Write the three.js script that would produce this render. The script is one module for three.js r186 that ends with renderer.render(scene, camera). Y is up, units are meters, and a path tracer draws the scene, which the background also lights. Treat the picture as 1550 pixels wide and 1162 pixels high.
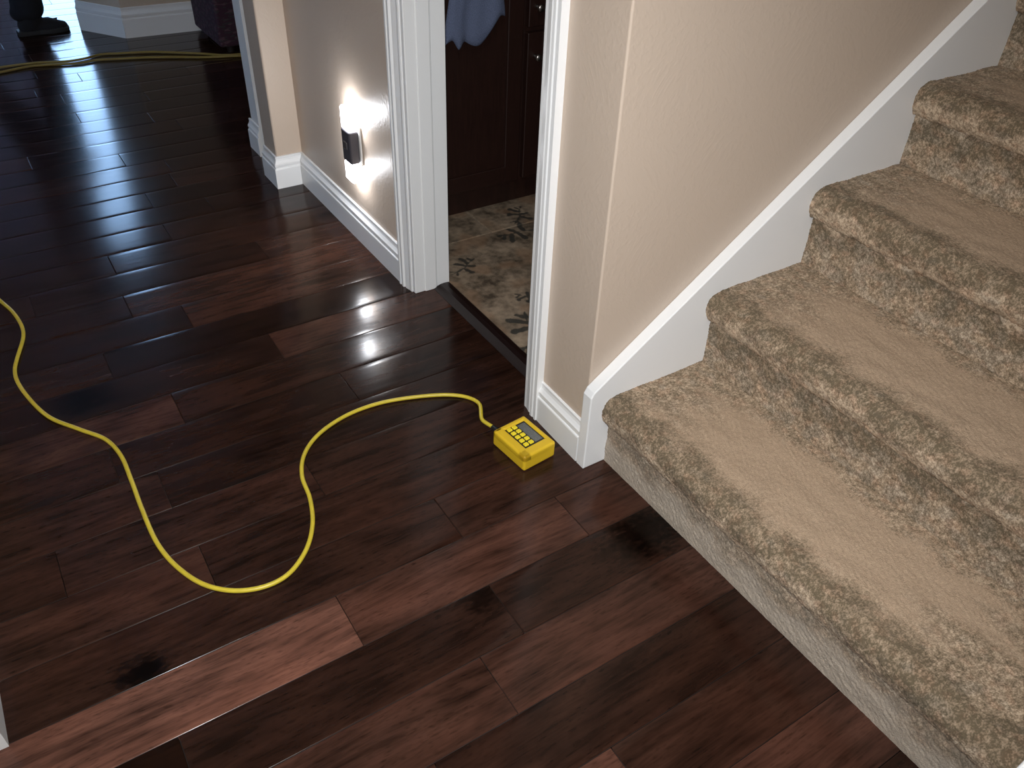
import * as THREE from 'three';
import { RoundedBoxGeometry } from 'three/addons/geometries/RoundedBoxGeometry.js';
import { mergeGeometries, mergeVertices } from 'three/addons/utils/BufferGeometryUtils.js';
import { MarchingCubes } from 'three/addons/objects/MarchingCubes.js';
import { createNoise2D, createNoise3D } from 'simplex-noise';

// ---------------------------------------------------------------- camera, light, exposure
const scene = new THREE.Scene();
const camera = new THREE.PerspectiveCamera(2 * Math.atan(581 / 1256.18) * 180 / Math.PI, 1550 / 1162, 0.05, 60);
camera.position.set(-0.90759, 1.29111, 1.05848);
camera.rotation.set(-0.666906, -0.593227, 0.040985, 'YXZ');
camera.updateMatrixWorld(true);

const renderer = new THREE.WebGLRenderer({ antialias: true });
renderer.toneMapping = THREE.LinearToneMapping;
renderer.toneMappingExposure = 1.0;
renderer.shadowMap.enabled = true;

// overcast blue daylight, seen only through the glazed door of the far room
scene.background = new THREE.Color().setRGB(3.7, 6.1, 9.9);

// the flash of the phone that took the picture: a small lamp beside the lens
const flash = new THREE.SpotLight(new THREE.Color().setRGB(0.98, 1.0, 1.02), 9.3, 0, 0.93, 1.0, 2);
flash.position.set(-0.925, 1.312, 1.06);
flash.target.position.set(-0.05, 0, -0.27);
flash.castShadow = true;
flash.shadow.radius = 0.6;
flash.shadow.mapSize.set(2048, 2048);
flash.shadow.camera.near = 0.05;
scene.add(flash, flash.target);

// the hall's ceiling lamp, overhead and a little behind the photographer (its fitting is built below)
const lampLight = new THREE.PointLight(new THREE.Color().setRGB(1.0, 0.97, 0.93), 2.0, 0, 2);
lampLight.position.set(-0.72, 2.42, 0.75);
lampLight.castShadow = true;
lampLight.shadow.radius = 6;
scene.add(lampLight);

// ---------------------------------------------------------------- helpers
let seedState = 1;
function seed(s) { seedState = s >>> 0; }
function rnd() { seedState = (seedState + 0x6D2B79F5) >>> 0; let t = seedState; t = Math.imul(t ^ (t >>> 15), t | 1); t ^= t + Math.imul(t ^ (t >>> 7), t | 61); return ((t ^ (t >>> 14)) >>> 0) / 4294967296; }
seed(11);
const n2 = createNoise2D(rnd), n3 = createNoise3D(rnd);
const clamp = (x, a = 0, b = 1) => Math.min(b, Math.max(a, x));
const lerp = (a, b, t) => a + (b - a) * t;
const smooth = (a, b, x) => { const t = clamp((x - a) / (b - a)); return t * t * (3 - 2 * t); };
const lin = (r, g, b) => new THREE.Color().setRGB(r, g, b);
const toS = (v) => { v = clamp(v); return Math.round(255 * (v <= 0.0031308 ? v * 12.92 : 1.055 * Math.pow(v, 1 / 2.4) - 0.055)); };

function std(color, roughness, extra = {}) { return new THREE.MeshStandardMaterial({ color, roughness, metalness: 0, ...extra }); }
function dataTex(w, h, fn, srgb, wrap = true) {
  const d = new Uint8Array(w * h * 4);
  for (let j = 0; j < h; j++) for (let i = 0; i < w; i++) {
    const c = fn((i + 0.5) / w, (j + 0.5) / h), o = (j * w + i) * 4;
    if (srgb) { d[o] = toS(c[0]); d[o + 1] = toS(c[1]); d[o + 2] = toS(c[2]); } else { d[o] = d[o + 1] = d[o + 2] = Math.round(255 * clamp(c)); }
    d[o + 3] = 255;
  }
  const t = new THREE.DataTexture(d, w, h, THREE.RGBAFormat);
  t.magFilter = THREE.LinearFilter; t.minFilter = THREE.LinearMipmapLinearFilter; t.generateMipmaps = true;
  if (wrap) t.wrapS = t.wrapT = THREE.RepeatWrapping;
  if (srgb) t.colorSpace = THREE.SRGBColorSpace;
  t.needsUpdate = true; return t;
}
function mesh(name, geo, mat, parent = scene) {
  const m = new THREE.Mesh(Array.isArray(geo) ? merge(geo) : geo, mat);
  m.name = name; m.castShadow = m.receiveShadow = true; parent.add(m); return m;
}
function merge(list) { return mergeGeometries(list.map((g) => { const k = g.index ? g.toNonIndexed() : g; for (const a of Object.keys(k.attributes)) if (!['position', 'normal', 'uv'].includes(a)) k.deleteAttribute(a); return k; })); }
function structure(o) { o.userData.kind = 'structure'; return o; }
function group(name, parent = scene) { const g = new THREE.Group(); g.name = name; parent.add(g); return g; }
function tag(o, label, category, grp) { o.userData.label = label; o.userData.category = category; if (grp) o.userData.group = grp; return o; }
// a box given by its limits, uv in metres
function box(x0, x1, y0, y1, z0, z1) {
  const g = new THREE.BoxGeometry(x1 - x0, y1 - y0, z1 - z0); g.translate((x0 + x1) / 2, (y0 + y1) / 2, (z0 + z1) / 2);
  const p = g.attributes.position, n = g.attributes.normal, u = g.attributes.uv;
  for (let i = 0; i < p.count; i++) {
    if (Math.abs(n.getX(i)) > 0.5) u.setXY(i, p.getZ(i), p.getY(i)); else if (Math.abs(n.getY(i)) > 0.5) u.setXY(i, p.getX(i), p.getZ(i)); else u.setXY(i, p.getX(i), p.getY(i));
  }
  return g;
}
function rbox(x0, x1, y0, y1, z0, z1, r, seg = 3) { const g = new RoundedBoxGeometry(x1 - x0, y1 - y0, z1 - z0, seg, r); g.translate((x0 + x1) / 2, (y0 + y1) / 2, (z0 + z1) / 2); return g; }
// floor-plan outline (x, z points) raised from y0 to y1
function plan(pts, y0, y1) {
  const s = new THREE.Shape(pts.map(([x, z]) => new THREE.Vector2(x, -z)));
  const g = new THREE.ExtrudeGeometry(s, { depth: y1 - y0, bevelEnabled: false, curveSegments: 6 });
  g.rotateX(-Math.PI / 2); g.translate(0, y0, 0); return g;
}
function arc(cx, cz, r, a0, a1, n = 6) { const o = []; for (let i = 0; i <= n; i++) { const a = lerp(a0, a1, i / n); o.push([cx + r * Math.cos(a), cz + r * Math.sin(a)]); } return o; }
// a moulding profile [out, up] swept straight from a to b (x, z points); n = outward direction on plan; mitres slide the ends by out * m
function moulding(profile, a, b, n, mA = 0, mB = 0) {
  const d = new THREE.Vector2(b[0] - a[0], b[1] - a[1]).normalize(), N = profile.length, pos = [], idx = [];
  const P = (q, e) => { const base = e ? b : a, m = (e ? mB : -mA) * q[0]; return [base[0] + n[0] * q[0] + d.x * m, q[1], base[1] + n[1] * q[0] + d.y * m]; };
  const tri = (A, B, C) => pos.push(...A, ...B, ...C);
  for (let i = 0; i < N; i++) {
    const q0 = profile[i], q1 = profile[(i + 1) % N], A = P(q0, 0), B = P(q1, 0), C = P(q1, 1), D = P(q0, 1);
    tri(A, B, C); tri(A, C, D);
  }
  const sh = THREE.ShapeUtils.triangulateShape(profile.map((q) => new THREE.Vector2(q[0], q[1])), []);
  for (const [i, j, k] of sh) { tri(P(profile[i], 0), P(profile[k], 0), P(profile[j], 0)); tri(P(profile[i], 1), P(profile[j], 1), P(profile[k], 1)); }
  const g = new THREE.BufferGeometry(); g.setAttribute('position', new THREE.Float32BufferAttribute(pos, 3));
  // flip if inside out
  g.computeVertexNormals();
  let vol = 0; for (let i = 0; i < pos.length; i += 9) { vol += pos[i] * (pos[i + 4] * pos[i + 8] - pos[i + 5] * pos[i + 7]) - pos[i + 1] * (pos[i + 3] * pos[i + 8] - pos[i + 5] * pos[i + 6]) + pos[i + 2] * (pos[i + 3] * pos[i + 7] - pos[i + 4] * pos[i + 6]); }
  if (vol < 0) { const p = g.attributes.position; for (let i = 0; i < p.count; i += 3) { const t = [p.getX(i), p.getY(i), p.getZ(i)]; p.setXYZ(i, p.getX(i + 1), p.getY(i + 1), p.getZ(i + 1)); p.setXYZ(i + 1, ...t); } g.computeVertexNormals(); }
  g.setAttribute('uv', new THREE.Float32BufferAttribute(new Float32Array(pos.length / 3 * 2), 2)); return g;
}
function tube(pts, r, seg, rs = 10) { return new THREE.TubeGeometry(new THREE.CatmullRomCurve3(pts.map((p) => new THREE.Vector3(...p)), false, 'centripetal'), seg, r, rs, false); }

// ---------------------------------------------------------------- materials
const peel = dataTex(512, 512, (u, v) => {           // orange-peel paint, one tile = 0.32 m, wraps
  const a = u * 2 * Math.PI, b = v * 2 * Math.PI, R = 2.9;
  const f = (k, o) => n3(Math.cos(a) * k + o + Math.sin(b) * k * 0.7, Math.sin(a) * k - o, Math.cos(b) * k + Math.sin(b) * k * 0.3);
  const q = f(R, 0) * 0.6 + f(R * 2.2, 9) * 0.4; return 0.5 + 0.5 * smooth(-0.2, 0.7, q) * 0.9 - 0.2;
}, false);
peel.repeat.set(1 / 0.32, 1 / 0.32);
const M = {};
M.wall = std(lin(0.53, 0.43, 0.345), 0.42, { bumpMap: peel, bumpScale: 0.0004 });
M.ceiling = std(lin(0.7, 0.68, 0.64), 0.8, { bumpMap: peel, bumpScale: 0.001 });
M.white = std(lin(0.81, 0.815, 0.815), 0.32);
M.dark = std(lin(0.012, 0.008, 0.006), 0.6);
M.concrete = std(lin(0.5, 0.47, 0.5), 0.9);

// dark stained hand-scraped hardwood: colour grain per plank, shared scrape relief
const TEXLEN = 2.0, PW = 0.127;
function woodTex(s, knots = []) {
  return dataTex(1280, 112, (u, v) => {
    const x = u * TEXLEN, z = v * PW, o = s * 13.7;
    const wob = 0.010 * n2(x * 1.7 + o, z * 9 + o);
    const g1 = n2(x * 2.2 + o, (z + wob) * 62 + o), g2 = n2(x * 9 - o, (z + wob) * 210 + o), g3 = n2(x * 30 + o, z * 420 - o);
    const blotch = n2(x * 4.5 + o * 2, z * 16 - o), big = n2(x * 1.6 - o, z * 5 + o);
    const fleck = smooth(0.45, 0.8, n2(x * 34 - o, (z + wob) * 190 + o) * 0.75 + 0.35 * blotch);
    const cloud = n2(x * 9 + o * 3, (z + wob) * 34 - o), dash = smooth(0.35, 0.75, n2(x * 22 + o, (z + wob) * 120 - o) + 0.3 * cloud);
    let m = 0.66 + 0.15 * g1 + 0.10 * g2 + 0.06 * g3 + 0.22 * blotch + 0.13 * big + 0.13 * cloud - 0.24 * fleck - 0.12 * dash;
    const curl = Math.sin((x * 62 + 3 * n2(x * 3 + o, z * 22)) * 2) * smooth(0.3, 0.8, n2(x * 3.1 - o, z * 10 + 3)); m += 0.05 * curl;
    for (const [kx, kz, rx, rz, dep] of knots) { const d = Math.hypot((x - kx) / rx, (z - kz) / rz) + 0.28 * n2(x * 40, z * 90) + 0.2 * n2(x * 14 + 2, z * 40); m *= lerp(1 - dep, 1, smooth(0.25, 1.15, d)); }
    m = clamp(m, 0.04, 1);
    const warm = 0.05 * big; return [m, m * (0.98 - warm), m * (0.97 - 1.5 * warm)];
  }, true);
}
const woodVariants = []; for (let i = 0; i < 7; i++) woodVariants.push(woodTex(i + 1));
const scrape = dataTex(1024, 128, (u, v) => {
  const x = u * TEXLEN, z = v * PW, p = (f) => { const a = u; return lerp(f(x), f(x - TEXLEN), smooth(0.85, 1, a)); };
  return 0.5 + 0.5 * (0.55 * p((q) => n2(q * 2.6 + 4, z * 42)) + 0.28 * p((q) => n2(q * 7, z * 24 + 7)) + 0.10 * p((q) => n2(q * 12, z * 90 + 2)));
}, false);
function toneColor(t) { const a = [0.009, 0.0034, 0.0017], b = [0.178, 0.079, 0.054]; const s = Math.pow(t, 1.3); return lin(lerp(a[0], b[0], s), lerp(a[1], b[1], s), lerp(a[2], b[2], s)); }
const woodMats = new Map();
function woodMat(tex, key, t) {
  const q = Math.round(t * 14) / 14, k = key + '|' + q;
  if (!woodMats.has(k)) woodMats.set(k, new THREE.MeshPhysicalMaterial({ color: toneColor(q), map: tex, roughness: 0.165, bumpMap: scrape, bumpScale: 0.00009, specularIntensity: 0.54 }));
  return woodMats.get(k);
}

// ---------------------------------------------------------------- floor of planks
const Z0 = 0.201;
const rows = {   // joints along x, tone of each plank from left to right, knots (x, z across the plank, radii, depth)
  5: [[-0.2], [0.3, 0.12]], 4: [[-0.55], [0.35, 0.5]], 3: [[-0.364], [0.6, 0.27]], 2: [[-0.62], [0.42, 0.18], [[0.42, 0.05, 0.16, 0.06, 0.3]]],
  1: [[-0.46], [0.44, 0.46], [[-0.012 + 0.0, 0.06, 0.035, 0.05, 0.5]]], 0: [[-0.95, -0.365], [0.08, 0.22, 0.24], [null, [0.56, 0.02, 0.05, 0.04, 0.7], [0.35, 0.05, 0.12, 0.08, 0.8]]],
  '-1': [[-0.625, -0.122], [0.98, 0.6, 0.42]], '-2': [[-0.347], [0.25, 0.33], [[0.60, 0.108, 0.055, 0.045, 0.95]]],
  '-3': [[-0.808], [0.42, 0.27]], '-4': [[-1.05, -0.54], [0.3, 0.34, 0.27]], '-5': [[-0.825], [0.33, 0.2], [[0.66, 0.05, 0.05, 0.035, 0.85]]],
  '-6': [[-0.9, -0.345], [0.25, 0.23, 0.2]], '-7': [[-0.728], [0.52, 0.28]], '-8': [[-1.15, -0.44], [0.3, 0.2, 0.5], [null, [0.24, 0.05, 0.1, 0.07, 0.9], null]],
  '-9': [[-0.832], [0.28, 0.15]], '-10': [[-0.6], [0.24, 0.42]], '-11': [[-0.727], [0.24, 0.46]], '-12': [[-0.95, -0.3], [0.26, 0.22, 0.4]],
  '-13': [[-0.715], [0.22, 0.3]], '-14': [[-0.52], [0.18, 0.32]], '-16': [[-0.514], [0.2, 0.22]], '-19': [[-0.517], [0.2, 0.2]],
};
const floor = structure(group('floor'));
structure(mesh('foundation', box(-3.1, 2.6, -0.3, -0.061, -5.69, 2.5), M.concrete));
mesh('subfloor', [box(-3, 0.094, -0.06, -0.0125, -1.81, 2.4), box(-3, 2.5, -0.06, -0.0125, -5.7, -1.81)], M.dark, floor);
function plankGeo(x0, x1, z0, z1, uo, vflip) {
  const g = 0.0006, e = 0.0012, H = 0.012, a = x0 + g, b = x1 - g, c = z0 + g, d = z1 - g;
  const zs = [[c, -0.0012], [c + e, -0.00022], [c + 0.018, 0], [d - 0.018, 0], [d - e, -0.00022], [d, -0.0012]];
  const xs = [[a, -0.0014], [a + e, 0], [b - e, 0], [b, -0.0014]];
  const pos = [], uv = [], idx = [];
  for (const [z, dz] of zs) for (const [x, dx] of xs) { pos.push(x, dz + dx, z); const v = (z - z0) / PW; uv.push(uo + (x - x0) / TEXLEN, vflip ? 1 - v : v); }
  for (let j = 0; j < 5; j++) for (let i = 0; i < 3; i++) { const k = j * 4 + i; idx.push(k, k + 4, k + 1, k + 1, k + 4, k + 5); }
  const base = pos.length / 3;
  for (const [x, z] of [[a, c], [b, c], [b, d], [a, d]]) { pos.push(x, -0.002 - 0.0015, z, x, -H, z); uv.push(uo, 0, uo, 0); }
  for (let i = 0; i < 4; i++) { const p = base + i * 2, q = base + ((i + 1) % 4) * 2; idx.push(p, q, p + 1, q, q + 1, p + 1); }
  const G = new THREE.BufferGeometry(); G.setAttribute('position', new THREE.Float32BufferAttribute(pos, 3)); G.setAttribute('uv', new THREE.Float32BufferAttribute(uv, 2)); G.setIndex(idx); G.computeVertexNormals(); return G;
}
seed(77);
let plankNo = 0;
const knotTex = new Map();
for (let k = -47; k <= 16; k++) {
  const z0 = Z0 + PW * k, z1 = z0 + PW, xr = z0 > -1.85 ? (z0 > -0.03 ? 0.046 : 0.058) : 2.5;
  const R = rows[k]; let joints, tones, knots = [];
  if (R) { joints = [...R[0]]; tones = [...R[1]]; knots = R[2] || []; } else { joints = [-0.9 + 0.7 * rnd()]; tones = [0.18 + 0.22 * rnd(), 0.18 + 0.22 * rnd()]; }
  const pre = [], preT = []; let x = joints[0];
  while (x > -3 + 0.4) { x -= 0.95 + 0.6 * rnd(); if (x > -2.9) { pre.unshift(x); preT.unshift(0.15 + 0.35 * rnd()); } }
  x = joints[joints.length - 1]; const post = [], postT = [];
  while (x < xr - 0.5 && xr > 1) { x += 0.6 + 0.75 * rnd(); if (x < xr - 0.1) { post.push(x); postT.push(0.15 + 0.35 * rnd()); } }
  const all = [-3, ...pre, ...joints, ...post, xr], tn = [...preT, ...tones, ...postT];
  for (let i = 0; i + 1 < all.length; i++) {
    const kn = knots[i - pre.length], r1 = Math.floor(rnd() * 7), uo = rnd() * Math.max(0, 1 - (all[i + 1] - all[i]) / TEXLEN), fl = rnd() > 0.5;
    let tex = woodVariants[r1], key = 'v' + r1, u = uo, f = fl;
    if (kn) { key = 'k' + k + '_' + i; tex = woodTex(20 + k, [[kn[0] + Math.max(0, all[i + 1] - all[i] > 1.4 ? 0 : 0), ...kn.slice(1)]]); u = 0; f = false; }
    mesh('plank' + (plankNo ? '_' + String(plankNo).padStart(3, '0') : ''), plankGeo(all[i], all[i + 1], z0, z1, u, f), woodMat(tex, key, tn[i] ?? 0.25), floor);
    plankNo++;
  }
}

// ---------------------------------------------------------------- room shell
const CE = 2.6, WZ = 0.009;
const wallCorner = structure(mesh('wall_stair_left', plan([[0, -0.222], [-0.004, WZ - 0.004], ...arc(0, WZ - 0.004, 0.004, Math.PI, Math.PI / 2, 4).slice(1), [2.5, WZ], [2.5, -0.105], [0.105, -0.105], [0.105, -0.222]], 0, CE), M.wall));
structure(mesh('wall_right', [box(0, 0.105, 0, CE, -1.66, -0.808), box(0, 0.105, 2.03, CE, -0.808, -0.222)], M.wall));
structure(mesh('wall_pilaster', plan([[0.0, -1.66], [-0.086, -1.66], ...arc(-0.086, -1.666, 0.006, -Math.PI / 2, -Math.PI, 3).map(([x, z]) => [x, -3.332 - z]), ...arc(-0.062, -1.772, 0.03, Math.PI, Math.PI * 1.5, 8), [2.5, -1.802], [2.5, -1.69], [0.105, -1.69], [0.105, -1.66]].map((p) => p), 0, CE), M.wall));
structure(mesh('wall_left', [box(-3.1, -3, 0, CE, -5.7, -3.5), box(-3.1, -3, 0, CE, -2.7, 2.4), box(-3.1, -3, 0, 1.0, -3.5, -2.7), box(-3.1, -3, 1.9, CE, -3.5, -2.7)], M.wall));
structure(mesh('wall_near_left', [box(-1.32, -1.196, 0, CE, -1.62, 0.064)], M.wall));
structure(mesh('wall_behind', [box(-3.1, 0, 0, CE, 2.4, 2.5), box(0, 2.5, 0, CE, 1.0, 1.1), box(-0.1, 0, 0, CE, 1.1, 2.4)], M.wall));
structure(mesh('wall_far_right', [box(2.5, 2.6, 0, CE, -5.7, 1.1)], M.wall));
structure(mesh('wall_back', [box(-3.1, -1.5, 0, CE, -5.8, -5.7), box(0.3, 2.6, 0, CE, -5.8, -5.7), box(-1.5, 0.3, 2.2, CE, -5.8, -5.7)], M.wall));
structure(mesh('ceiling', [box(-3.1, 2.6, CE, CE + 0.1, -5.8, 2.5)], M.ceiling));
structure(mesh('wall_far_corner', plan([[-0.318, -3.93], [-0.152, -3.686], [0.7, -3.648], [0.7, -3.80], [-0.09, -3.80], [-0.21, -4.0]], 0, CE), M.wall));
structure(mesh('patio', [box(-6, 6, -0.16, -0.06, -16, -5.7)], M.concrete));

{ // the ceiling lamp
  const l = group('ceiling_lamp'); l.position.set(-0.72, CE, 0.75);
  tag(l, 'round flush ceiling lamp with white glass dome above the hall', 'lamp');
  const pl = new THREE.CylinderGeometry(0.15, 0.155, 0.03, 32); pl.translate(0, -0.0152, 0); mesh('canopy', pl, M.white, l);
  const dm = new THREE.LatheGeometry([[0.14, -0.03], [0.138, -0.06], [0.12, -0.09], [0.08, -0.112], [0.035, -0.12], [0.0001, -0.121]].map((p) => new THREE.Vector2(...p)), 32);
  mesh('dome', dm, new THREE.MeshStandardMaterial({ color: lin(0.8, 0.8, 0.78), roughness: 0.4, emissive: lin(1, 0.96, 0.9), emissiveIntensity: 1.2, side: THREE.DoubleSide }), l);
}

// glazed door of the far room
{
  const w = structure(group('window_1'));
  mesh('frame', [box(-1.5, -1.44, 0, 2.2, -5.79, -5.71), box(0.24, 0.3, 0, 2.2, -5.79, -5.71), box(-1.44, 0.24, 2.13, 2.2, -5.79, -5.71), box(-1.44, 0.24, 0, 0.05, -5.79, -5.71), box(-0.62, -0.55, 0.05, 2.13, -5.79, -5.71)], M.white, w);
  const glass = new THREE.MeshPhysicalMaterial({ color: lin(1, 1, 1), roughness: 0, transmission: 1, thickness: 0, ior: 1.45 });
  mesh('pane', box(-1.44, -0.62, 0.05, 2.13, -5.752, -5.748), glass, w);
  mesh('pane_001', box(-0.55, 0.24, 0.05, 2.13, -5.752, -5.748), glass, w);
  const w2 = structure(group('window_2'));
  mesh('frame', [box(-3.09, -3.01, 1.0, 1.9, -3.5, -3.45), box(-3.09, -3.01, 1.0, 1.9, -2.75, -2.7), box(-3.09, -3.01, 1.0, 1.05, -3.45, -2.75), box(-3.09, -3.01, 1.85, 1.9, -3.45, -2.75)], M.white, w2);
  mesh('pane', box(-3.052, -3.048, 1.05, 1.85, -3.45, -2.75), glass, w2);
  // sheer panel drawn across the left leaf
  const g = new THREE.PlaneGeometry(1.06, 2.1, 130, 4); const p = g.attributes.position;
  for (let i = 0; i < p.count; i++) { const x = p.getX(i); p.setZ(i, 0.03 * Math.sin(x * 62) + 0.012 * Math.sin(x * 23 + 1)); }
  g.translate(-0.975, 1.1, -5.6); g.computeVertexNormals();
  const cu = mesh('curtain', g, new THREE.MeshPhysicalMaterial({ color: lin(0.34, 0.28, 0.31), roughness: 1, transmission: 0.12, thickness: 0, side: THREE.DoubleSide }));
  tag(cu, 'sheer lavender grey curtain across the glazed door of the far room', 'curtain');
}

// ---------------------------------------------------------------- baseboards, door frame, stair skirt
const BB = [[0, 0], [0.0155, 0], [0.0155, 0.068], [0.0145, 0.0705], [0.0115, 0.072], [0.0115, 0.077], [0.0135, 0.080], [0.0135, 0.0865], [0.0105, 0.0905], [0.007, 0.0965], [0.0055, 0.1035], [0.0065, 0.1055], [0.0065, 0.110], [0.005, 0.1115], [0, 0.1115]];
const BBt = BB.map(([a, b]) => [a, b * 1.27]);
structure(mesh('baseboard_right', moulding(BB, [0, -0.157], [-0.003, WZ - 0.001], [-1, -0.018]), M.white));
structure(mesh('baseboard_door_wall', moulding(BB, [0, -1.66], [0, -0.875], [-1, 0], -1, 0), M.white));
structure(mesh('baseboard_pilaster', [moulding(BB, [-0.002, -1.66], [-0.092, -1.66], [0, 1], -1, 1), moulding(BB, [-0.092, -1.66], [-0.092, -1.775], [-1, 0], 1, 0.4), moulding(BB, [-0.092, -1.775], [-0.074, -1.802], [-0.832, -0.555], 0.3, 0.3)], M.white));
structure(mesh('baseboard_left', [moulding(BB, [-1.196, -1.6], [-1.196, 0.064], [1, 0], 0, 1), moulding(BB, [-1.196, 0.064], [-1.32, 0.064], [0, 1], 1, 0)], M.white));
structure(mesh('baseboard_far_corner', [moulding(BBt, [-0.318, -3.93], [-0.152, -3.686], [-0.827, 0.562], 0, 0.45), moulding(BBt, [-0.152, -3.686], [0.7, -3.648], [-0.045, 0.999], 0.45, 0)], M.white));
structure(mesh('trim_1', [box(-0.052, 0.05, 0, CE, -2.035, -1.95), moulding(BB, [-0.052, -2.05], [-0.052, -1.94], [-1, 0])], M.white));

{ // cased doorway to the bathroom
  const d = structure(group('door_1'));
  const CP = [[0, 0], [0.019, 0], [0.019, 0.007], [0.0165, 0.0095], [0.0165, 0.0135], [0.0185, 0.0165], [0.0185, 0.024], [0.0125, 0.0275], [0.0145, 0.034], [0.0105, 0.05], [0.0105, 0.058], [0.0085, 0.062], [0.0, 0.062]];  // [out, across] from the outer edge
  function casing(zOuter, dir, h) {
    const s = new THREE.Shape(CP.map(([o, c]) => new THREE.Vector2(-o, -(zOuter + dir * c))));
    const g = new THREE.ExtrudeGeometry(s, { depth: h, bevelEnabled: false }); g.rotateX(-Math.PI / 2); return g;
  }
  mesh('casing', casing(-0.874, 1, 2.03), M.white, d);
  mesh('casing_001', casing(-0.156, -1, 2.03), M.white, d);
  const top = casing(0, 1, 0.72); top.rotateX(Math.PI / 2); top.translate(0, 2.092, -0.874);
  mesh('head_casing', box(-0.019, 0, 2.03, 2.095, -0.874, -0.156), M.white, d);
  mesh('jamb', [rbox(-0.006, 0.066, 0, 2.03, -0.83, -0.797, 0.003), box(0.06, 0.11, 0, 2.03, -0.83, -0.806)], M.white, d);
  mesh('jamb_001', [rbox(-0.006, 0.066, 0, 2.03, -0.222, -0.2, 0.003), box(0.06, 0.11, 0, 2.03, -0.215, -0.2)], M.white, d);
  mesh('head_jamb', box(0, 0.11, 2.012, 2.03, -0.80, -0.22), M.white, d);
  mesh('door_stop', rbox(0.026, 0.062, 0, 2.03, -0.8, -0.7945, 0.002), M.white, d);
}
{ // dark wood threshold between planks and tile
  const s = [[0, 0.0002], [0.054, 0.0002], [0.054, 0.006], [0.049, 0.0095], [0.036, 0.0105], [0.022, 0.0095], [0.006, 0.0035], [0, 0.001]];
  structure(mesh('trim_2', moulding(s, [0.053, -0.796], [0.053, -0.223], [1, 0]), std(lin(0.012, 0.005, 0.004), 0.32)));
}
const RUN = 0.25822, RISE = 0.182, H1 = 0.1843, XR = 0.0398, NST = 9, ZS = 0.037, ZE = 0.972;
function skirtShape() {
  const s = new THREE.Shape(), top = (x) => 0.213 + 0.706 * (x + 0.011);
  s.moveTo(-0.018, 0); s.lineTo(-0.018, 0.2); s.lineTo(-0.011, 0.213); s.lineTo(2.45, top(2.45)); s.lineTo(2.45, 0); s.closePath(); return s;
}
for (const [nm, z] of [['trim_3', WZ + 0.0002], ['trim_4', ZE]]) {
  const g = new THREE.ExtrudeGeometry(skirtShape(), { depth: nm === 'trim_3' ? ZS - WZ - 0.005 : 0.025, bevelEnabled: true, bevelSize: 0.0025, bevelThickness: 0.0025, bevelSegments: 2, bevelOffset: -0.0025 });
  g.translate(0, 0, z + 0.0025); structure(mesh(nm, g, M.white));
}

// ---------------------------------------------------------------- carpeted stairs
const CW = ZE - ZS, CV = 0.52;
function carpetTex(o, first) {
  return dataTex(1408, 896, (u, v) => {
    const z = u * CW, s = v * CV;                      // s runs up the riser (0 - 0.12), round the nosing (0.12 - 0.22), over the tread (0.22 - 0.45)
    const wob = 0.02 * n2(z * 7 + o, s * 7) + 0.008 * n2(z * 30, s * 30 + o);
    const st = s + wob, zz = z + wob;
    // trodden smooth field of the tread; shaggy pile elsewhere
    const trod = smooth(0.2, 0.275, st + 0.02 * n2(z * 160, s * 140 + o)) * (1 - smooth(0.41, 0.45, st + 0.02 * n2(z * 150, s * 150))) * smooth(0.04, 0.20, zz + 0.05 * n2(s * 12, o)) * (1 - smooth(0.70, 0.84, zz + 0.10 * n2(s * 9 + 4, o)));
    const low = first ? (1 - smooth(0.03, 0.08, st)) * 0.8 : 0;
    const shag = clamp(1 - 0.9 * trod - low, 0.06, 1);
    const fz = z, fs = s;
    const c1 = n2(fz * 40 + o, fs * 34), c2 = n2(fz * 105 - o, fs * 80 + o), c3 = n2(fz * 14 + 2 * o, fs * 18 - o), f = n2(fz * 250, fs * 170 + o), ff = n2(fz * 520 + o, fs * 420);
    const band = smooth(0.150, 0.178, st) * (1 - smooth(0.225, 0.255, st)), up = smooth(0.05, 0.08, st) * (1 - smooth(0.108, 0.122, st)), front = smooth(0.112, 0.122, st) * (1 - smooth(0.145, 0.168, st));  // up paints the shadow below the nosing, front its lit face
    // clump tone of the shaggy pile: dark olive brown - brown - light tan, shifted by the painted nosing shade and light
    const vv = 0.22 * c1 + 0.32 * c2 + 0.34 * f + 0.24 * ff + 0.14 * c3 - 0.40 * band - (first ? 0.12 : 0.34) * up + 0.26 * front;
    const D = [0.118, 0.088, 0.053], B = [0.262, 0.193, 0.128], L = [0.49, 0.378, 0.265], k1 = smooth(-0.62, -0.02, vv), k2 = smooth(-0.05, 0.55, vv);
    const pk = smooth(0.15, 0.75, n2(fz * 24 + 31, fs * 28 - o)), gr = smooth(0.0, 0.7, n2(fz * 15 - 11 + o, fs * 20) + (s < 0.12 ? 0.35 : -0.25)), m = 1 + 0.09 * f + 0.10 * ff + 0.05 * c2;
    const out = [0, 1, 2].map((i) => {
      let c = lerp(lerp(D[i], B[i], k1), L[i], k2);
      c = lerp(c, c * [1.05, 0.98, 0.96][i], pk);
      c = lerp(c, c * [0.93, 0.98, 1.04][i], gr);
      c = lerp([0.375, 0.272, 0.184][i] * m, c, shag);
      if (first) c = lerp(c, [0.365, 0.303, 0.238][i] * m, 0.85 * (1 - smooth(0.045, 0.085, st)) + 0.25 * (1 - smooth(0.10, 0.13, st)));
      return c;
    });
    return out;
  }, true, false);
}
const carpetBump = dataTex(1024, 512, (u, v) => { const z = u * CW, s = v * CV; return 0.5 + 0.22 * n2(z * 330, s * 280) + 0.18 * n2(z * 620, s * 620) + 0.1 * n2(z * 120, s * 100); }, false, false);
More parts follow.
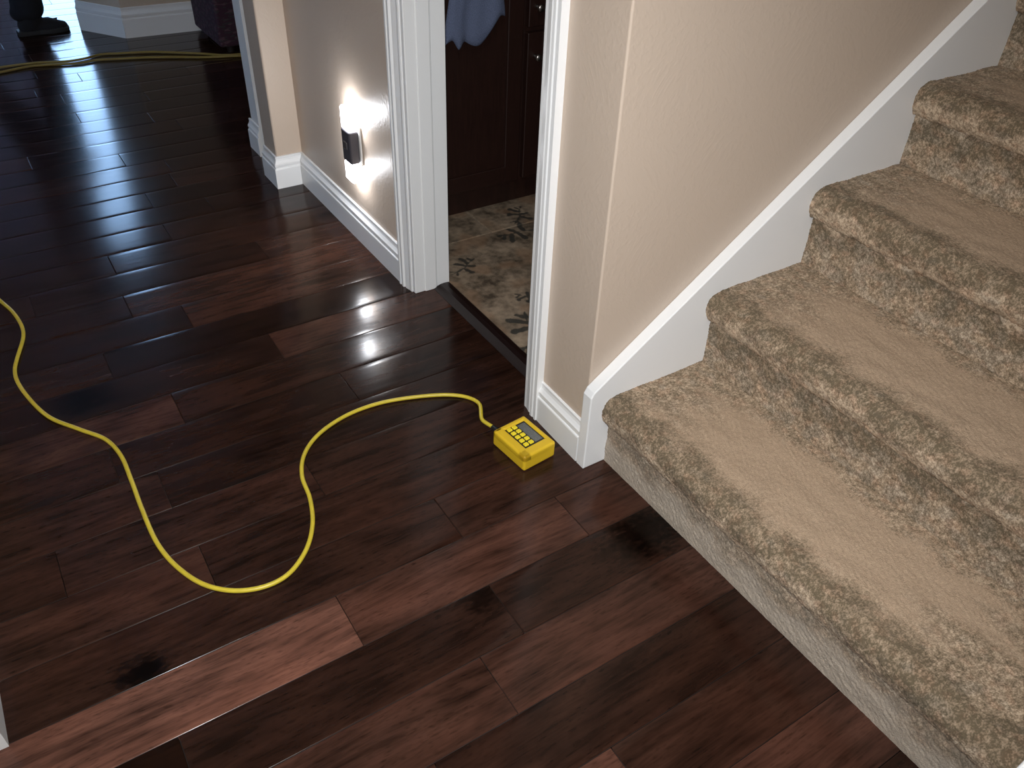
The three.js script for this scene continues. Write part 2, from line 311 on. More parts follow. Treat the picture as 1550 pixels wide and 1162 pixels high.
const carpetMats = [0, 1, 2, 3].map((i) => new THREE.MeshPhysicalMaterial({ map: carpetTex(3.3 * i + 1, i === 0), roughness: 1, bumpMap: carpetBump, bumpScale: 0.0015, sheen: 0.15, sheenRoughness: 0.6, sheenColor: lin(0.5, 0.42, 0.33) }));
function stepProfile(k) {
  const x = XR + (k - 1) * RUN, y1 = H1 + (k - 1) * RISE, y0 = k === 1 ? 0 : y1 - RISE, c = [];
  const add = (px, py) => c.push(new THREE.Vector2(px, py));
  add(x, y0); add(x, lerp(y0, y1 - 0.072, 0.5)); add(x - 0.001, y1 - 0.072); add(x - 0.010, y1 - 0.068); add(x - 0.019, y1 - 0.056); add(x - 0.024, y1 - 0.040); add(x - 0.022, y1 - 0.022); add(x - 0.012, y1 - 0.008); add(x + 0.006, y1 - 0.001); add(x + 0.03, y1); add(x + 0.15, y1 - 0.001); add(x + RUN + 0.004, y1);
  // dense, roughly even spacing
  const dense = []; const N = 8;
  for (let i = 0; i + 1 < c.length; i++) {
    const p0 = c[Math.max(0, i - 1)], p1 = c[i], p2 = c[i + 1], p3 = c[Math.min(c.length - 1, i + 2)], n = Math.max(2, Math.round(p1.distanceTo(p2) / 0.0035));
    for (let j = 0; j < n; j++) {
      const t = j / n; if (p1.distanceTo(p2) > 0.04) { dense.push(p1.clone().lerp(p2, t)); continue; }
      const f = (a, b, cc, d) => 0.5 * ((2 * b) + (-a + cc) * t + (2 * a - 5 * b + 4 * cc - d) * t * t + (-a + 3 * b - 3 * cc + d) * t * t * t);
      dense.push(new THREE.Vector2(f(p0.x, p1.x, p2.x, p3.x), f(p0.y, p1.y, p2.y, p3.y)));
    }
  }
  dense.push(c[c.length - 1]); return dense;
}
const stairs = structure(group('stairs'));
for (let k = 1; k <= NST; k++) {
  const P = stepProfile(k), nz = k < 5 ? 230 : 120, pos = [], uv = [], idx = []; let s = 0;
  const kneel = k === 1 ? 0 : 0;
  for (let i = 0; i < P.length; i++) {
    if (i) s += P[i].distanceTo(P[i - 1]);
    const a = P[Math.max(0, i - 1)], b = P[Math.min(P.length - 1, i + 1)], tx = b.x - a.x, ty = b.y - a.y, L = Math.hypot(tx, ty) || 1, nx = -ty / L, ny = tx / L;
    for (let j = 0; j <= nz; j++) {
      const z = ZS - 0.001 + (CW + 0.002) * j / nz, edge = Math.min(1, s / 0.02 + 0.2);
      const tread = smooth(0.22, 0.26, s), d = (0.0012 * n2(z * 110 + k * 7, s * 100) * (1 - 0.7 * tread) + 0.0012 * n2(z * 240, s * 200 + k)) * edge + 0.0016 * n2(z * 9 + k, s * 14) * edge;
      pos.push(P[i].x + nx * d, P[i].y + ny * d, z);
      uv.push((z - ZS) / CW, ((k === 1 ? s : s + (H1 - RISE)) / CV));
    }
  }
  const W = nz + 1;
  for (let i = 0; i + 1 < P.length; i++) for (let j = 0; j < nz; j++) { const q = i * W + j; idx.push(q, q + 1, q + W, q + 1, q + W + 1, q + W); }
  const g = new THREE.BufferGeometry(); g.setAttribute('position', new THREE.Float32BufferAttribute(pos, 3)); g.setAttribute('uv', new THREE.Float32BufferAttribute(uv, 2)); g.setIndex(idx); g.computeVertexNormals();
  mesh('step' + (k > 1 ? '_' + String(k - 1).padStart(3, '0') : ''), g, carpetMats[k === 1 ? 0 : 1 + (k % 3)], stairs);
}
// timber core under the carpet
mesh('stair_carriage', (() => {
  const s = new THREE.Shape(); s.moveTo(XR + 0.012, 0);
  for (let k = 1; k <= NST; k++) { const x = XR + (k - 1) * RUN + 0.012, y = H1 + (k - 1) * RISE - 0.012; s.lineTo(x, y); s.lineTo(x + RUN, y); }
  s.lineTo(XR + NST * RUN + 0.012, 0); s.closePath();
  const g = new THREE.ExtrudeGeometry(s, { depth: CW - 0.004, bevelEnabled: false }); g.translate(0, 0, ZS + 0.002); return g;
})(), std(lin(0.3, 0.22, 0.14), 0.9), stairs);

// ---------------------------------------------------------------- bathroom: patterned tile floor
{
  const sprigs = [];  // strokes on the tile glaze: [x0, z0, x1, z1, half width]
  const S = (...a) => sprigs.push(a);
  function sprig(cx, cz, sc, turn) {
    const c = Math.cos(turn), s = Math.sin(turn), T = (a, b) => [cx + sc * (a * c - b * s), cz + sc * (a * s + b * c)];
    const L = (a, b, d, e, w) => S(...T(a, b), ...T(d, e), w * sc);
    L(-0.9, 0, -0.3, 0.06, 0.05); L(-0.3, 0.06, 0.3, -0.05, 0.05); L(0.3, -0.05, 0.9, 0.12, 0.05);
    L(-0.25, 0.06, -0.45, 0.5, 0.12); L(0.05, 0, 0.12, 0.5, 0.12); L(0.0, 0.02, -0.2, -0.42, 0.11); L(0.35, -0.04, 0.42, -0.5, 0.12);
    L(0.1, 0.55, 0.16, 0.6, 0.17); L(-0.48, 0.55, -0.5, 0.62, 0.16); L(0.44, -0.58, 0.46, -0.62, 0.16); L(0.85, 0.1, 1.15, -0.1, 0.06); L(0.85, 0.1, 1.2, 0.2, 0.06); L(0.85, 0.1, 1.05, 0.42, 0.06); L(-0.6, 0.03, -0.75, 0.33, 0.10);
  }
  const at = [[0.19, -0.485, 0.085, 1.9], [0.15, -0.40, 0.06, 0.4], [0.2, -0.86, 0.055, 2.6], [0.27, -0.62, 0.045, 0.8], [0.45, -0.965, 0.075, 0.1], [0.60, -0.93, 0.07, 1.2], [0.53, -1.07, 0.06, 2.2], [0.66, -1.06, 0.06, 0.7], [0.42, -0.72, 0.05, 2.9], [0.31, -0.35, 0.06, 1.1], [0.7, -0.6, 0.06, 0.3], [0.9, -0.9, 0.06, 1.7]];
  for (const a of at) sprig(...a);
  const X0 = 0.1, Z1 = -1.75, LX = 1.65, LZ = 1.65;
  const tex = dataTex(1024, 1024, (u, v) => {
    const x = X0 + u * LX, z = Z1 + v * LZ;
    const a = n2(x * 5 + 3, z * 5), b = n2(x * 13, z * 13 + 5), c = n2(x * 36 + 1, z * 36), d = n2(x * 110, z * 110);
    let q = 0.47 + 0.26 * a + 0.24 * b + 0.20 * c + 0.10 * d; q = clamp(q);
    const rust = smooth(0.1, 0.8, n2(x * 7 - 9, z * 7 + 4) + 0.3 * b);
    let col = [lerp(0.07, 0.40, q), lerp(0.052, 0.305, q), lerp(0.036, 0.215, q)];
    col = [lerp(col[0], 0.24, 0.5 * rust), lerp(col[1], 0.135, 0.5 * rust), lerp(col[2], 0.075, 0.5 * rust)];
    let dm = 9; for (const [x0, z0, x1, z1, w] of sprigs) { const ax = x1 - x0, az = z1 - z0, t = clamp(((x - x0) * ax + (z - z0) * az) / (ax * ax + az * az)); const dd = Math.hypot(x - x0 - ax * t, z - z0 - az * t) - w * (1 - 0.5 * Math.abs(t - 0.5)); if (dd < dm) dm = dd; }
    const k = 0.88 * smooth(0.0025, -0.002, dm + 0.0025 * c);
    return [lerp(col[0], 0.035, k), lerp(col[1], 0.036, k), lerp(col[2], 0.032, k)];
  }, true, false);
  const mt = std(lin(1, 1, 1), 0.42, { map: tex }), fb = structure(group('floor_bathroom'));
  mesh('grout_bed', box(0.095, 1.75, -0.05, -0.001, -1.69, -0.105), std(lin(0.28, 0.23, 0.18), 0.95), fb);
  let no = 0;
  const T = 0.62;
  for (let r = 0; r < 3; r++) for (let c = -1; c < 4; c++) {
    const zb = -1.005 - T + r * T, xa = (r % 2 ? 0.07 : 0.38) + (c - 1) * T + (r % 2 ? 0 : 0), x0 = Math.max(0.106, xa), x1 = Math.min(1.75, xa + T), z0 = Math.max(-1.69, zb), z1 = Math.min(-0.106, zb + T);
    if (x1 - x0 < 0.02 || z1 - z0 < 0.02) continue;
    const g = rbox(x0 + 0.002, x1 - 0.002, -0.012, 0.003, z0 + 0.002, z1 - 0.002, 0.0025, 2), p = g.attributes.position, uvA = g.attributes.uv;
    for (let i = 0; i < p.count; i++) uvA.setXY(i, (p.getX(i) - X0) / LX, (p.getZ(i) - Z1) / LZ);
    mesh('tile' + (no ? '_' + String(no).padStart(3, '0') : ''), g, mt, fb); no++;
  }
}
structure(mesh('wall_bathroom', [box(1.75, 1.85, 0, CE, -1.69, -0.105)], M.wall));

// ---------------------------------------------------------------- bathroom vanity and towel
{
  const wood = dataTex(256, 512, (u, v) => { const g = n2(u * 26, v * 3) * 0.5 + n2(u * 90, v * 9) * 0.3; const m = 0.7 + 0.3 * g; return [m, m, m]; }, true);
  const vm = std(lin(0.026, 0.0095, 0.0065), 0.42, { map: wood });
  const v = group('vanity_cabinet'); v.position.set(0.72, 0, -1.4);
  tag(v, 'dark brown wooden vanity cabinet standing on the patterned tile inside the doorway', 'cabinet');
  const add = (n, g, m, par = v) => { g.translate(-0.72, 0, 1.4); return mesh(n, g, m, par); };
  add('body', merge([box(0.14, 1.3, 0.095, 0.8, -1.68, -1.13), box(0.14, 1.3, 0.003, 0.095, -1.68, -1.175)]), vm);
  add('countertop', rbox(0.12, 1.32, 0.8, 0.835, -1.685, -1.1, 0.008), std(lin(0.3, 0.26, 0.2), 0.2));
  function door(x0, x1, y0, y1) {
    const d = add('door', merge([rbox(x0, x0 + 0.055, y0, y1, -1.132, -1.11, 0.004), rbox(x1 - 0.055, x1, y0, y1, -1.132, -1.11, 0.004), rbox(x0 + 0.05, x1 - 0.05, y0, y0 + 0.055, -1.132, -1.11, 0.004), rbox(x0 + 0.05, x1 - 0.05, y1 - 0.055, y1, -1.132, -1.11, 0.004)]), vm);
    add('panel', rbox(x0 + 0.05, x1 - 0.05, y0 + 0.05, y1 - 0.05, -1.131, -1.117, 0.005), vm, d);
    return d;
  }
  const knobM = std(lin(0.55, 0.52, 0.48), 0.28, { metalness: 1 });
  function knob(x, y, par) { const g = new THREE.LatheGeometry([[0.0001, 0], [0.007, 0], [0.005, 0.006], [0.005, 0.012], [0.011, 0.017], [0.012, 0.022], [0.009, 0.027], [0.0001, 0.028]].map((p) => new THREE.Vector2(...p)), 16); g.rotateX(Math.PI / 2); g.translate(x, y, -1.11); add('knob', g, knobM, par); }
  const d1 = door(0.16, 0.545, 0.11, 0.78); knob(0.19, 0.6, d1);
  const d2 = door(0.562, 0.93, 0.11, 0.575); knob(0.59, 0.505, d2);
  const dr = add('drawer', rbox(0.562, 0.93, 0.59, 0.78, -1.132, -1.11, 0.004), vm); knob(0.59, 0.648, dr);
  const d3 = door(0.945, 1.29, 0.11, 0.78); knob(0.975, 0.6, d3);
  // towel over the counter edge
  const W = 48, Hh = 40, pos = [], uv = [], idx = [];
  const bottom = (x) => 0.585 + 0.05 * smooth(0.55, 1, x) + 0.015 * Math.sin(x * 9) - 0.03 * smooth(0.12, 0.0, Math.abs(x - 0.22)) ;
  for (const side of [0, 1]) for (let j = 0; j <= Hh; j++) for (let i = 0; i <= W; i++) {
    const a = i / W, b = j / Hh, y = lerp(0.838, bottom(a), b), fold = 0.004 * Math.sin(a * 9 + 0.6) * b + 0.002 * Math.sin(a * 21 + b * 4) * b, edge = Math.min(1, Math.min(a, 1 - a) * 9, (1 - b) * 9);
    const t = 0.012 * Math.sqrt(clamp(edge)) + 0.001, x = 0.27 + 0.18 * a + 0.01 * Math.sin(b * 5 + a * 3);
    pos.push(x, y, -1.083 + fold + (side ? -t : t)); uv.push(a, b);
  }
  const N = (W + 1) * (Hh + 1);
  for (let s = 0; s < 2; s++) for (let j = 0; j < Hh; j++) for (let i = 0; i < W; i++) { const q = s * N + j * (W + 1) + i; if (s) idx.push(q, q + 1, q + W + 1, q + 1, q + W + 2, q + W + 1); else idx.push(q, q + W + 1, q + 1, q + 1, q + W + 1, q + W + 2); }
  const ring = []; for (let i = 0; i <= W; i++) ring.push(i); for (let j = 1; j <= Hh; j++) ring.push(j * (W + 1) + W); for (let i = W - 1; i >= 0; i--) ring.push(Hh * (W + 1) + i); for (let j = Hh - 1; j > 0; j--) ring.push(j * (W + 1));
  for (let i = 0; i < ring.length; i++) { const p = ring[i], q = ring[(i + 1) % ring.length]; idx.push(p, q, p + N, q, q + N, p + N); }
  const g = new THREE.BufferGeometry(); g.setAttribute('position', new THREE.Float32BufferAttribute(pos, 3)); g.setAttribute('uv', new THREE.Float32BufferAttribute(uv, 2)); g.setIndex(idx); g.computeVertexNormals();
  const terry = dataTex(256, 256, (u, w) => { const m = 0.8 + 0.2 * n2(u * 60, w * 60) + 0.12 * n2(u * 150, w * 150); return [m, m, m]; }, true);
  const tw = group('hand_towel'); tag(tw, 'blue cloth towel hanging in front of the dark vanity cabinet', 'towel');
  mesh('cloth', [g, rbox(0.27, 0.45, 0.836, 0.848, -1.26, -1.075, 0.005)], std(lin(0.13, 0.16, 0.26), 1, { map: terry, bumpMap: terry, bumpScale: 0.002 }), tw);
}

// ---------------------------------------------------------------- plug-in night light
{
  const nl = group('night_light'); nl.position.set(0, 0.325, -1.15);
  tag(nl, 'lit plug-in night light with dark middle low on the wall beside the doorway', 'night light');
  const glow = new THREE.MeshStandardMaterial({ color: lin(0.9, 0.9, 0.92), roughness: 0.4, emissive: lin(0.92, 0.94, 1.0), emissiveIntensity: 14 });
  mesh('back_plate', rbox(-0.007, -0.0005, -0.06, 0.06, -0.036, 0.036, 0.003), std(lin(0.75, 0.74, 0.72), 0.35), nl);
  mesh('body', rbox(-0.037, -0.006, -0.052, 0.046, -0.029, 0.029, 0.006), std(lin(0.06, 0.056, 0.066), 0.35), nl);
  mesh('sensor', rbox(-0.041, -0.034, -0.01, 0.012, -0.012, 0.012, 0.003), std(lin(0.08, 0.075, 0.08), 0.2), nl);
  mesh('diffuser', rbox(-0.036, -0.008, 0.044, 0.112, -0.028, 0.028, 0.008, 4), glow, nl);
  const glowLow = glow.clone(); glowLow.emissiveIntensity = 11;
  mesh('diffuser_001', rbox(-0.036, -0.008, -0.112, -0.05, -0.028, 0.028, 0.008, 4), glowLow, nl);
  for (const y of [0.08, -0.082]) {
    const l = new THREE.PointLight(lin(0.92, 0.95, 1.0), y > 0 ? 0.115 : 0.095, 0, 2); l.position.set(-0.022, y, 0); l.castShadow = true; l.shadow.radius = 0.5; l.shadow.camera.near = 0.02; nl.add(l);
  }
}

// ---------------------------------------------------------------- yellow box, its cord, the far cord
{
  const b = group('control_box'); b.position.set(-0.099, 0, -0.083); b.rotation.y = 0.10;
  tag(b, 'yellow plastic meter box with display and keypad on the floor against the baseboard', 'meter box');
  const ym = std(lin(0.68, 0.445, 0.02), 0.42);
  const W = 0.0455, L = 0.0575, H = 0.043;
  // shell with a recessed well on top
  mesh('shell', [rbox(-W, W, 0.0005, H - 0.006, -L, L, 0.006), rbox(-W, -0.021, H - 0.02, H, -L, L, 0.006), rbox(0.034, W, H - 0.02, H, -L, L, 0.0055), rbox(-W, W, H - 0.02, H, -L, -0.043, 0.006), rbox(-W, W, H - 0.02, H, 0.031, L, 0.006)], ym, b);
  mesh('panel', box(-0.023, 0.036, H - 0.0075, H - 0.0035, -0.045, 0.033), std(lin(0.015, 0.015, 0.014), 0.3), b);
  const lcd = dataTex(128, 256, (u, v) => { const m = 1 + 0.1 * n2(u * 5, v * 5) + 0.35 * smooth(0.35, 0.7, n2(u * 7 + 3, v * 9)); return [m * 0.11, m * 0.115, m * 0.11]; }, true);
  mesh('display', rbox(0.010, 0.031, H - 0.004, H - 0.0022, -0.039, 0.028, 0.0008, 2), std(lin(1, 1, 1), 0.12, { map: lcd }), b);
  const key = new RoundedBoxGeometry(0.0115, 0.005, 0.0105, 2, 0.0022);
  const km = std(lin(0.82, 0.66, 0.03), 0.35);
  let kn = 0;
  for (let r = 0; r < 2; r++) for (let c = 0; c < 5; c++) { const k = mesh('key' + (kn ? '_' + String(kn).padStart(3, '0') : ''), key, km, b); k.position.set(-0.0135 + r * 0.0145, H - 0.0015, -0.036 + c * 0.0148); kn++; }
  const gland = new THREE.CylinderGeometry(0.0055, 0.0092, 0.032, 16); gland.rotateX(-Math.PI / 2); gland.translate(-0.022, 0.019, -L - 0.015);
  const collar = new THREE.CylinderGeometry(0.0105, 0.0105, 0.006, 6); collar.rotateX(Math.PI / 2); collar.translate(-0.022, 0.019, -L - 0.0025);
  mesh('cable_gland', [gland, collar], std(lin(0.012, 0.012, 0.012), 0.4), b);
  b.updateMatrixWorld(true);
  const end = b.localToWorld(new THREE.Vector3(-0.022, 0.019, -L - 0.0313)), end2 = b.localToWorld(new THREE.Vector3(-0.024, 0.017, -L - 0.05));
  const r = 0.0047;
  const flat = [[-2.2, -3.1], [-1.75, -2.95], [-1.4, -2.6], [-1.22, -2.15], [-1.13, -1.78], [-1.07, -1.52], [-1.021, -1.333], [-0.999, -1.252], [-0.989, -1.165], [-0.993, -1.115], [-1.022, -1.015], [-1.032, -0.973], [-1.034, -0.928], [-1.022, -0.846], [-0.990, -0.737], [-0.940, -0.659], [-0.897, -0.594], [-0.880, -0.526], [-0.878, -0.424], [-0.879, -0.335], [-0.875, -0.219], [-0.857, -0.141], [-0.826, -0.076], [-0.783, -0.034], [-0.732, -0.014], [-0.685, -0.018], [-0.634, -0.055], [-0.596, -0.112], [-0.572, -0.185], [-0.561, -0.259], [-0.534, -0.317], [-0.484, -0.364], [-0.403, -0.396], [-0.316, -0.400], [-0.222, -0.376], [-0.145, -0.340], [-0.112, -0.308]];
  const pts = flat.map(([x, z]) => { const t = r / 1.29; return [lerp(x, camera.position.x, t), r + 0.0006, lerp(z, camera.position.z, t)]; });
  pts.push([-0.107, 0.0085, -0.268], [end2.x - 0.001, 0.0145, end2.z - 0.02], [end2.x, end2.y, end2.z], [end.x, end.y, end.z]);
  const cordTex = dataTex(1024, 16, (u, v) => { const m = 0.92 + 0.08 * n2(u * 240, v * 3) + 0.06 * n2(u * 30, 3); return [m, m, m * 0.95]; }, true);
  tag(mesh('power_cord', tube(pts, r, 520, 12), std(lin(0.66, 0.52, 0.045), 0.38, { map: cordTex })), 'single yellow cord curving over the planks to the yellow meter box', 'cord');

  const fy = std(lin(0.25, 0.18, 0.04), 0.5), R = 0.0057;
  const A = [[-2.4, -3.5], [-1.8, -3.3], [-1.3, -3.38], [-1.0, -3.42], [-0.766, -3.44], [-0.62, -3.44], [-0.48, -3.40], [-0.40, -3.41], [-0.33, -3.44], [-0.25, -3.42], [-0.12, -3.38], [0.0, -3.31], [0.10, -3.24], [0.19, -3.17], [0.30, -3.16], [0.45, -3.25]];
  const B = [[-2.4, -3.3], [-1.8, -3.2], [-1.3, -3.27], [-1.0, -3.33], [-0.766, -3.37], [-0.64, -3.40], [-0.52, -3.37], [-0.44, -3.35], [-0.36, -3.36], [-0.27, -3.335], [-0.15, -3.30], [0.0, -3.23], [0.10, -3.18], [0.19, -3.15], [0.30, -3.12], [0.48, -3.18]];
  const cord = group('extension_cord'); tag(cord, 'doubled yellow extension cord stretched across the floor in front of the armchair', 'cord');
  const P3 = (a, y0) => a.map(([x, z], i) => [x, R + 0.0005 + y0 * 0, z]);
  mesh('strand', tube(P3(A, 0), R, 160, 10), fy, cord);
  mesh('strand_001', tube(P3(B, 1), R, 160, 10), fy, cord);
}

// ---------------------------------------------------------------- armchair
{
  const fab = dataTex(512, 512, (u, v) => {
    const a = n2(u * 9, v * 9), b = n2(u * 22 + 4, v * 22), c = n2(u * 90, v * 90);
    const fl = smooth(0.25, 0.5, a + 0.3 * b), lf = smooth(0.3, 0.55, n2(u * 13 + 20, v * 13) + 0.25 * b), w = 0.85 + 0.15 * c;
    const q = [0.05, 0.018, 0.035], f = [0.11, 0.055, 0.075], l = [0.045, 0.05, 0.05];
    return [0, 1, 2].map((i) => w * lerp(lerp(q[i], f[i], fl), l[i], lf * 0.7));
  }, true);
  const fm = std(lin(1, 1, 1), 0.95, { map: fab, bumpMap: fab, bumpScale: 0.002 });
  const c = group('armchair'); c.position.set(0.56, 0, -3.40);
  tag(c, 'dark plum floral upholstered armchair beside the white far baseboard', 'armchair');
  const x0 = -0.385, x1 = 0.385, z0 = -0.22, z1 = 0.215;
  mesh('base', rbox(x0, x1, 0.035, 0.30, z0, z1, 0.015), fm, c);
  mesh('seat_cushion', rbox(x0 + 0.13, x1 - 0.13, 0.29, 0.43, z0 + 0.08, z1 + 0.01, 0.04, 5), fm, c);
  mesh('arm', rbox(x0, x0 + 0.135, 0.28, 0.60, z0, z1 - 0.01, 0.045, 5), fm, c);
  mesh('arm_001', rbox(x1 - 0.135, x1, 0.28, 0.60, z0, z1 - 0.01, 0.045, 5), fm, c);
  mesh('backrest', rbox(x0 + 0.05, x1 - 0.05, 0.28, 0.98, z0, z0 + 0.15, 0.05, 5), fm, c);
  for (const [sx, sz] of [[x0 + 0.06, z0 + 0.05], [x1 - 0.06, z0 + 0.05], [x0 + 0.06, z1 - 0.05], [x1 - 0.06, z1 - 0.05]]) { const g = new THREE.CylinderGeometry(0.02, 0.015, 0.04, 12); g.translate(sx, 0.0205, sz); mesh('leg', g, M.dark, c); }
}

// ---------------------------------------------------------------- person
function fieldMesh(bones, k, res, pad = 0.06) {
  const mn = new THREE.Vector3(1e9, 1e9, 1e9), mx = mn.clone().negate();
  for (const [a, b, ra, rb] of bones) for (const [p, r] of [[a, ra], [b, rb]]) { mn.min(new THREE.Vector3(p[0] - r, p[1] - r, p[2] - r)); mx.max(new THREE.Vector3(p[0] + r, p[1] + r, p[2] + r)); }
  mn.subScalar(pad); mx.addScalar(pad);
  const c = mn.clone().add(mx).multiplyScalar(0.5), h = Math.max(mx.x - mn.x, mx.y - mn.y, mx.z - mn.z) / 2;
  const mc = new MarchingCubes(res, new THREE.MeshBasicMaterial(), false, false, 200000); mc.isolation = 0;
  const S = mc.size, half = S / 2;
  for (let z = 0; z < S; z++) for (let y = 0; y < S; y++) for (let x = 0; x < S; x++) {
    const px = c.x + (x - half) / half * h, py = c.y + (y - half) / half * h, pz = c.z + (z - half) / half * h;
    let d = 1;
    if (px > mn.x - 0.02 && px < mx.x + 0.02 && pz > mn.z - 0.02 && pz < mx.z + 0.02 && py > mn.y - 0.02 && py < mx.y + 0.02) for (const [a, b, ra, rb] of bones) {
      const bx = b[0] - a[0], by = b[1] - a[1], bz = b[2] - a[2], L = bx * bx + by * by + bz * bz;
      const t = L > 1e-9 ? clamp(((px - a[0]) * bx + (py - a[1]) * by + (pz - a[2]) * bz) / L) : 0;
      const e = Math.hypot(px - a[0] - bx * t, py - a[1] - by * t, pz - a[2] - bz * t) - lerp(ra, rb, t);
      const hh = clamp(0.5 + 0.5 * (d - e) / k); d = lerp(d, e, hh) - k * hh * (1 - hh);
    }
    mc.field[x + y * S + z * S * S] = -d;
  }
  mc.update();
  const n = mc.count ?? mc.geometry.drawRange.count, pos = new Float32Array(n * 3);
  for (let i = 0; i < n * 3; i += 3) { pos[i] = c.x + mc.positionArray[i] * h; pos[i + 1] = c.y + mc.positionArray[i + 1] * h; pos[i + 2] = c.z + mc.positionArray[i + 2] * h; }
  let g = new THREE.BufferGeometry(); g.setAttribute('position', new THREE.BufferAttribute(pos, 3));
  g = mergeVertices(g, 1e-4); g.computeVertexNormals();
  // outward normals
  let vol = 0; const P = g.attributes.position, I = g.index; const A = new THREE.Vector3(), B = new THREE.Vector3(), C = new THREE.Vector3();
  for (let i = 0; i < I.count; i += 3) { A.fromBufferAttribute(P, I.getX(i)); B.fromBufferAttribute(P, I.getX(i + 1)); C.fromBufferAttribute(P, I.getX(i + 2)); vol += A.dot(B.clone().cross(C)); }
  if (vol < 0) { for (let i = 0; i < I.count; i += 3) { const t = I.getX(i); I.setX(i, I.getX(i + 1)); I.setX(i + 1, t); } g.computeVertexNormals(); }
  g.setAttribute('uv', new THREE.Float32BufferAttribute(new Float32Array(P.count * 2), 2)); return g;
}
{
  const ps = group('person'); ps.position.set(-0.62, 0, -4.02);
  tag(ps, 'person in dark trousers and dark slide sandals standing in the far room', 'person');
  // local frame: faces +x, right foot (nearer) forward
  const hipR = [0.02, 0.90, 0.085], hipL = [0.0, 0.90, -0.085], kneeR = [0.085, 0.49, 0.06], kneeL = [-0.10, 0.50, -0.09], ankR = [0.078, 0.085, 0.07], ankL = [-0.30, 0.085, -0.09];
  const sh = 1.40, shR = [0.02, sh, 0.185], shL = [0.02, sh, -0.185], elR = [-0.03, 1.12, 0.235], elL = [0.05, 1.12, -0.235], wrR = [0.06, 0.88, 0.25], wrL = [0.17, 0.90, -0.24];
  const skin = std(lin(0.42, 0.24, 0.16), 0.55), cloth = dataTex(128, 128, (u, v) => { const m = 0.85 + 0.15 * n2(u * 40, v * 40); return [m, m, m]; }, true);
  const hand = (w, s) => { const o = []; const [x, y, z] = w; o.push([[x, y, z], [x + 0.02, y - 0.075, z], 0.024, 0.03]); for (let i = 0; i < 4; i++) { const zo = 0, xo = -0.022 + i * 0.019, L = [0.07, 0.085, 0.08, 0.062][3 - i]; const a = [x + 0.025 + xo, y - 0.085, z], b = [a[0] + 0.008, a[1] - L * 0.55, z - s * 0.006], c = [b[0] + 0.004, b[1] - L * 0.45, z - s * 0.022]; o.push([a, b, 0.0088, 0.0083], [b, c, 0.0083, 0.0075]); } o.push([[x + 0.03, y - 0.035, z - s * 0.006], [x + 0.062, y - 0.075, z - s * 0.02], 0.012, 0.010], [[x + 0.062, y - 0.075, z - s * 0.02], [x + 0.066, y - 0.105, z - s * 0.026], 0.010, 0.0085]); return o; };
  const head = [[[0.035, 1.615, 0], [0.02, 1.625, 0], 0.078, 0.084], [[0.045, 1.555, 0], [0.07, 1.53, 0], 0.06, 0.04], [[0.106, 1.605, 0], [0.118, 1.578, 0], 0.009, 0.013], [[0.085, 1.535, 0.0], [0.105, 1.535, 0], 0.022, 0.014], [[0.03, 1.60, 0.083], [0.03, 1.575, 0.082], 0.014, 0.01], [[0.03, 1.60, -0.083], [0.03, 1.575, -0.082], 0.014, 0.01], [[0.02, 1.42, 0], [0.03, 1.53, 0], 0.055, 0.052]];
  const torso = [[[0, 1.0, 0], [0.01, 1.34, 0], 0.12, 0.125], [[0, 1.05, 0.06], [0.01, 1.33, 0.10], 0.10, 0.09], [[0, 1.05, -0.06], [0.01, 1.33, -0.10], 0.10, 0.09], [shR, shL, 0.06, 0.06]];
  const arms = [[shR, elR, 0.052, 0.042], [elR, wrR, 0.04, 0.027], [shL, elL, 0.052, 0.042], [elL, wrL, 0.04, 0.027]];
  const legs = [[hipR, kneeR, 0.085, 0.055], [kneeR, ankR, 0.055, 0.036], [hipL, kneeL, 0.085, 0.055], [kneeL, ankL, 0.055, 0.036], [[0, 0.95, 0.04], [0, 0.95, -0.04], 0.13, 0.13]];
  const foot = (a, tilt) => [[[a[0] - 0.03, a[1] - 0.045 + tilt * 0.3, a[2]], [a[0] + 0.075, a[1] - 0.055, a[2]], 0.03, 0.026], [[a[0] + 0.075, a[1] - 0.055, a[2]], [a[0] + 0.135, a[1] - 0.062 - tilt, a[2] + 0.005], 0.03, 0.019], [a, [a[0] - 0.02, a[1] - 0.04, a[2]], 0.036, 0.03]];
  mesh('body', mergeGeometries([fieldMesh([...torso, ...arms, ...legs, ...foot(ankR, 0), ...foot(ankL, 0)], 0.03, 88), fieldMesh(head, 0.02, 72, 0.03), fieldMesh(hand(wrR, 1), 0.005, 64, 0.02), fieldMesh(hand(wrL, -1), 0.005, 64, 0.02)]), skin, ps);
  mesh('trousers', fieldMesh([[hipR, kneeR, 0.105, 0.085], [kneeR, [ankR[0] + 0.005, ankR[1] + 0.045, ankR[2]], 0.085, 0.07], [[ankR[0] - 0.03, 0.115, ankR[2]], [ankR[0] - 0.05, 0.10, ankR[2]], 0.055, 0.035], [hipL, kneeL, 0.105, 0.085], [kneeL, [ankL[0] + 0.02, ankL[1] + 0.06, ankL[2]], 0.085, 0.068], [[0, 0.96, 0.05], [0, 0.96, -0.05], 0.15, 0.15], [[0, 1.0, 0.05], [0, 1.0, -0.05], 0.14, 0.14]], 0.03, 88), std(lin(0.008, 0.009, 0.014), 0.9, { map: cloth }), ps);
  mesh('jacket', fieldMesh([...torso.map(([a, b, r, q]) => [a, b, r + 0.018, q + 0.018]), ...arms.map(([a, b, r, q]) => [a, b, r + 0.016, q + 0.014]), [[0, 0.96, 0.07], [0, 0.96, -0.07], 0.14, 0.14]], 0.04, 80), std(lin(0.03, 0.032, 0.04), 0.9, { map: cloth }), ps);
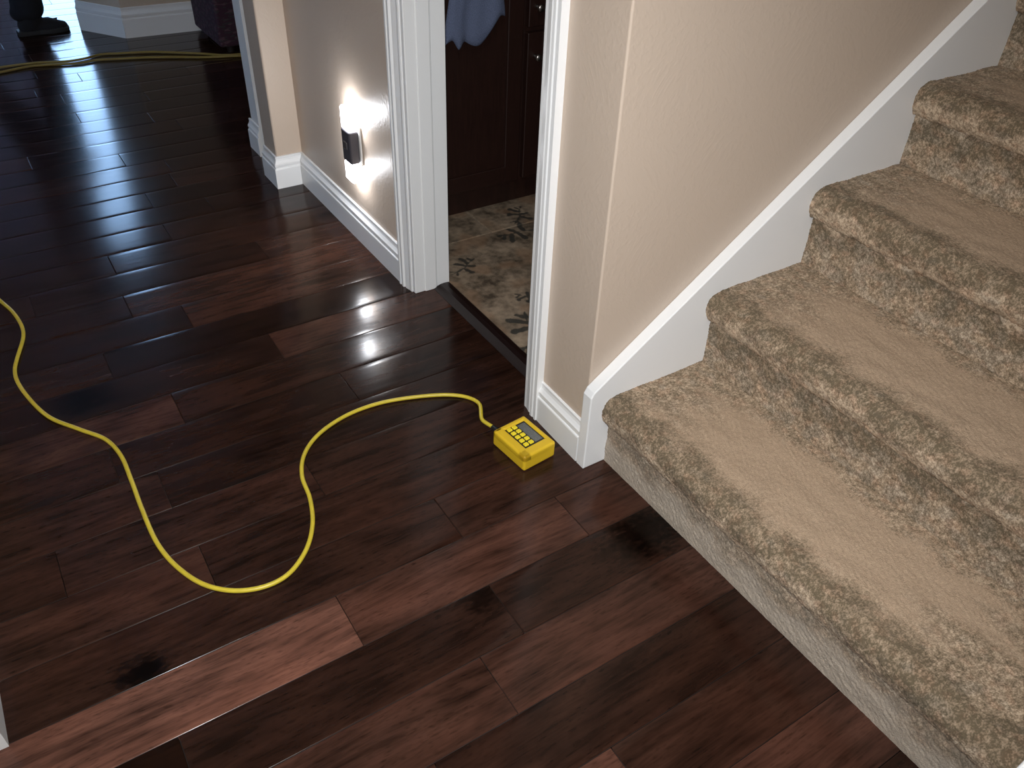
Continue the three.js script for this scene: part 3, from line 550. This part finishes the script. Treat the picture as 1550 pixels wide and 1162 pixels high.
  mesh('hair', fieldMesh([[[0.0, 1.66, 0], [-0.02, 1.60, 0], 0.075, 0.078], [[0.05, 1.68, 0.02], [0.05, 1.68, -0.02], 0.045, 0.045]], 0.03, 56, 0.03), std(lin(0.02, 0.014, 0.01), 0.6), ps);
  for (const s of [-1, 1]) { const g = new THREE.SphereGeometry(0.0105, 12, 8); g.translate(0.108, 1.607, s * 0.03); mesh('eye', g, std(lin(0.05, 0.04, 0.035), 0.15), ps); }
  for (const [i, a, tilt] of [[0, ankR, 0], [1, ankL, 0]]) {
    const s = new THREE.Shape(); s.moveTo(-0.075, -0.02); s.bezierCurveTo(-0.085, -0.04, -0.03, -0.042, 0.02, -0.036); s.bezierCurveTo(0.08, -0.055, 0.16, -0.05, 0.162, 0.0); s.bezierCurveTo(0.165, 0.05, 0.08, 0.055, 0.02, 0.036); s.bezierCurveTo(-0.03, 0.042, -0.085, 0.04, -0.075, 0.02); s.closePath();
    const g = new THREE.ExtrudeGeometry(s, { depth: 0.014, bevelEnabled: true, bevelSize: 0.003, bevelThickness: 0.004, bevelSegments: 2 }); g.rotateX(-Math.PI / 2); g.translate(0, 0.0045, 0);
    const sd = group('sandal' + (i ? '_001' : ''), ps); sd.position.set(a[0], 0, a[2]); sd.rotation.y = 0.02; if (tilt) { sd.rotation.z = -0.25; sd.position.y = 0.05; }
    mesh('sole', g, std(lin(0.012, 0.012, 0.012), 0.7), sd);
    const st = new THREE.CylinderGeometry(0.056, 0.052, 0.05, 20, 1, true, 0, Math.PI); st.rotateX(Math.PI / 2); st.rotateY(Math.PI / 2); st.scale(1, 0.82, 1.0); st.translate(0.10, 0.018, 0);
    mesh('strap', st, std(lin(0.22, 0.23, 0.24), 0.6, { side: THREE.DoubleSide }), sd);
    mesh('sock', fieldMesh([...foot([0, 0.085, 0], 0).map(([p, q, r, t]) => [p, q, r + 0.007, t + 0.007]), [[0, 0.085, 0], [0, 0.16, 0], 0.045, 0.045]], 0.02, 56, 0.02), std(lin(0.012, 0.012, 0.015), 0.95), sd);
  }
}

renderer.render(scene, camera);
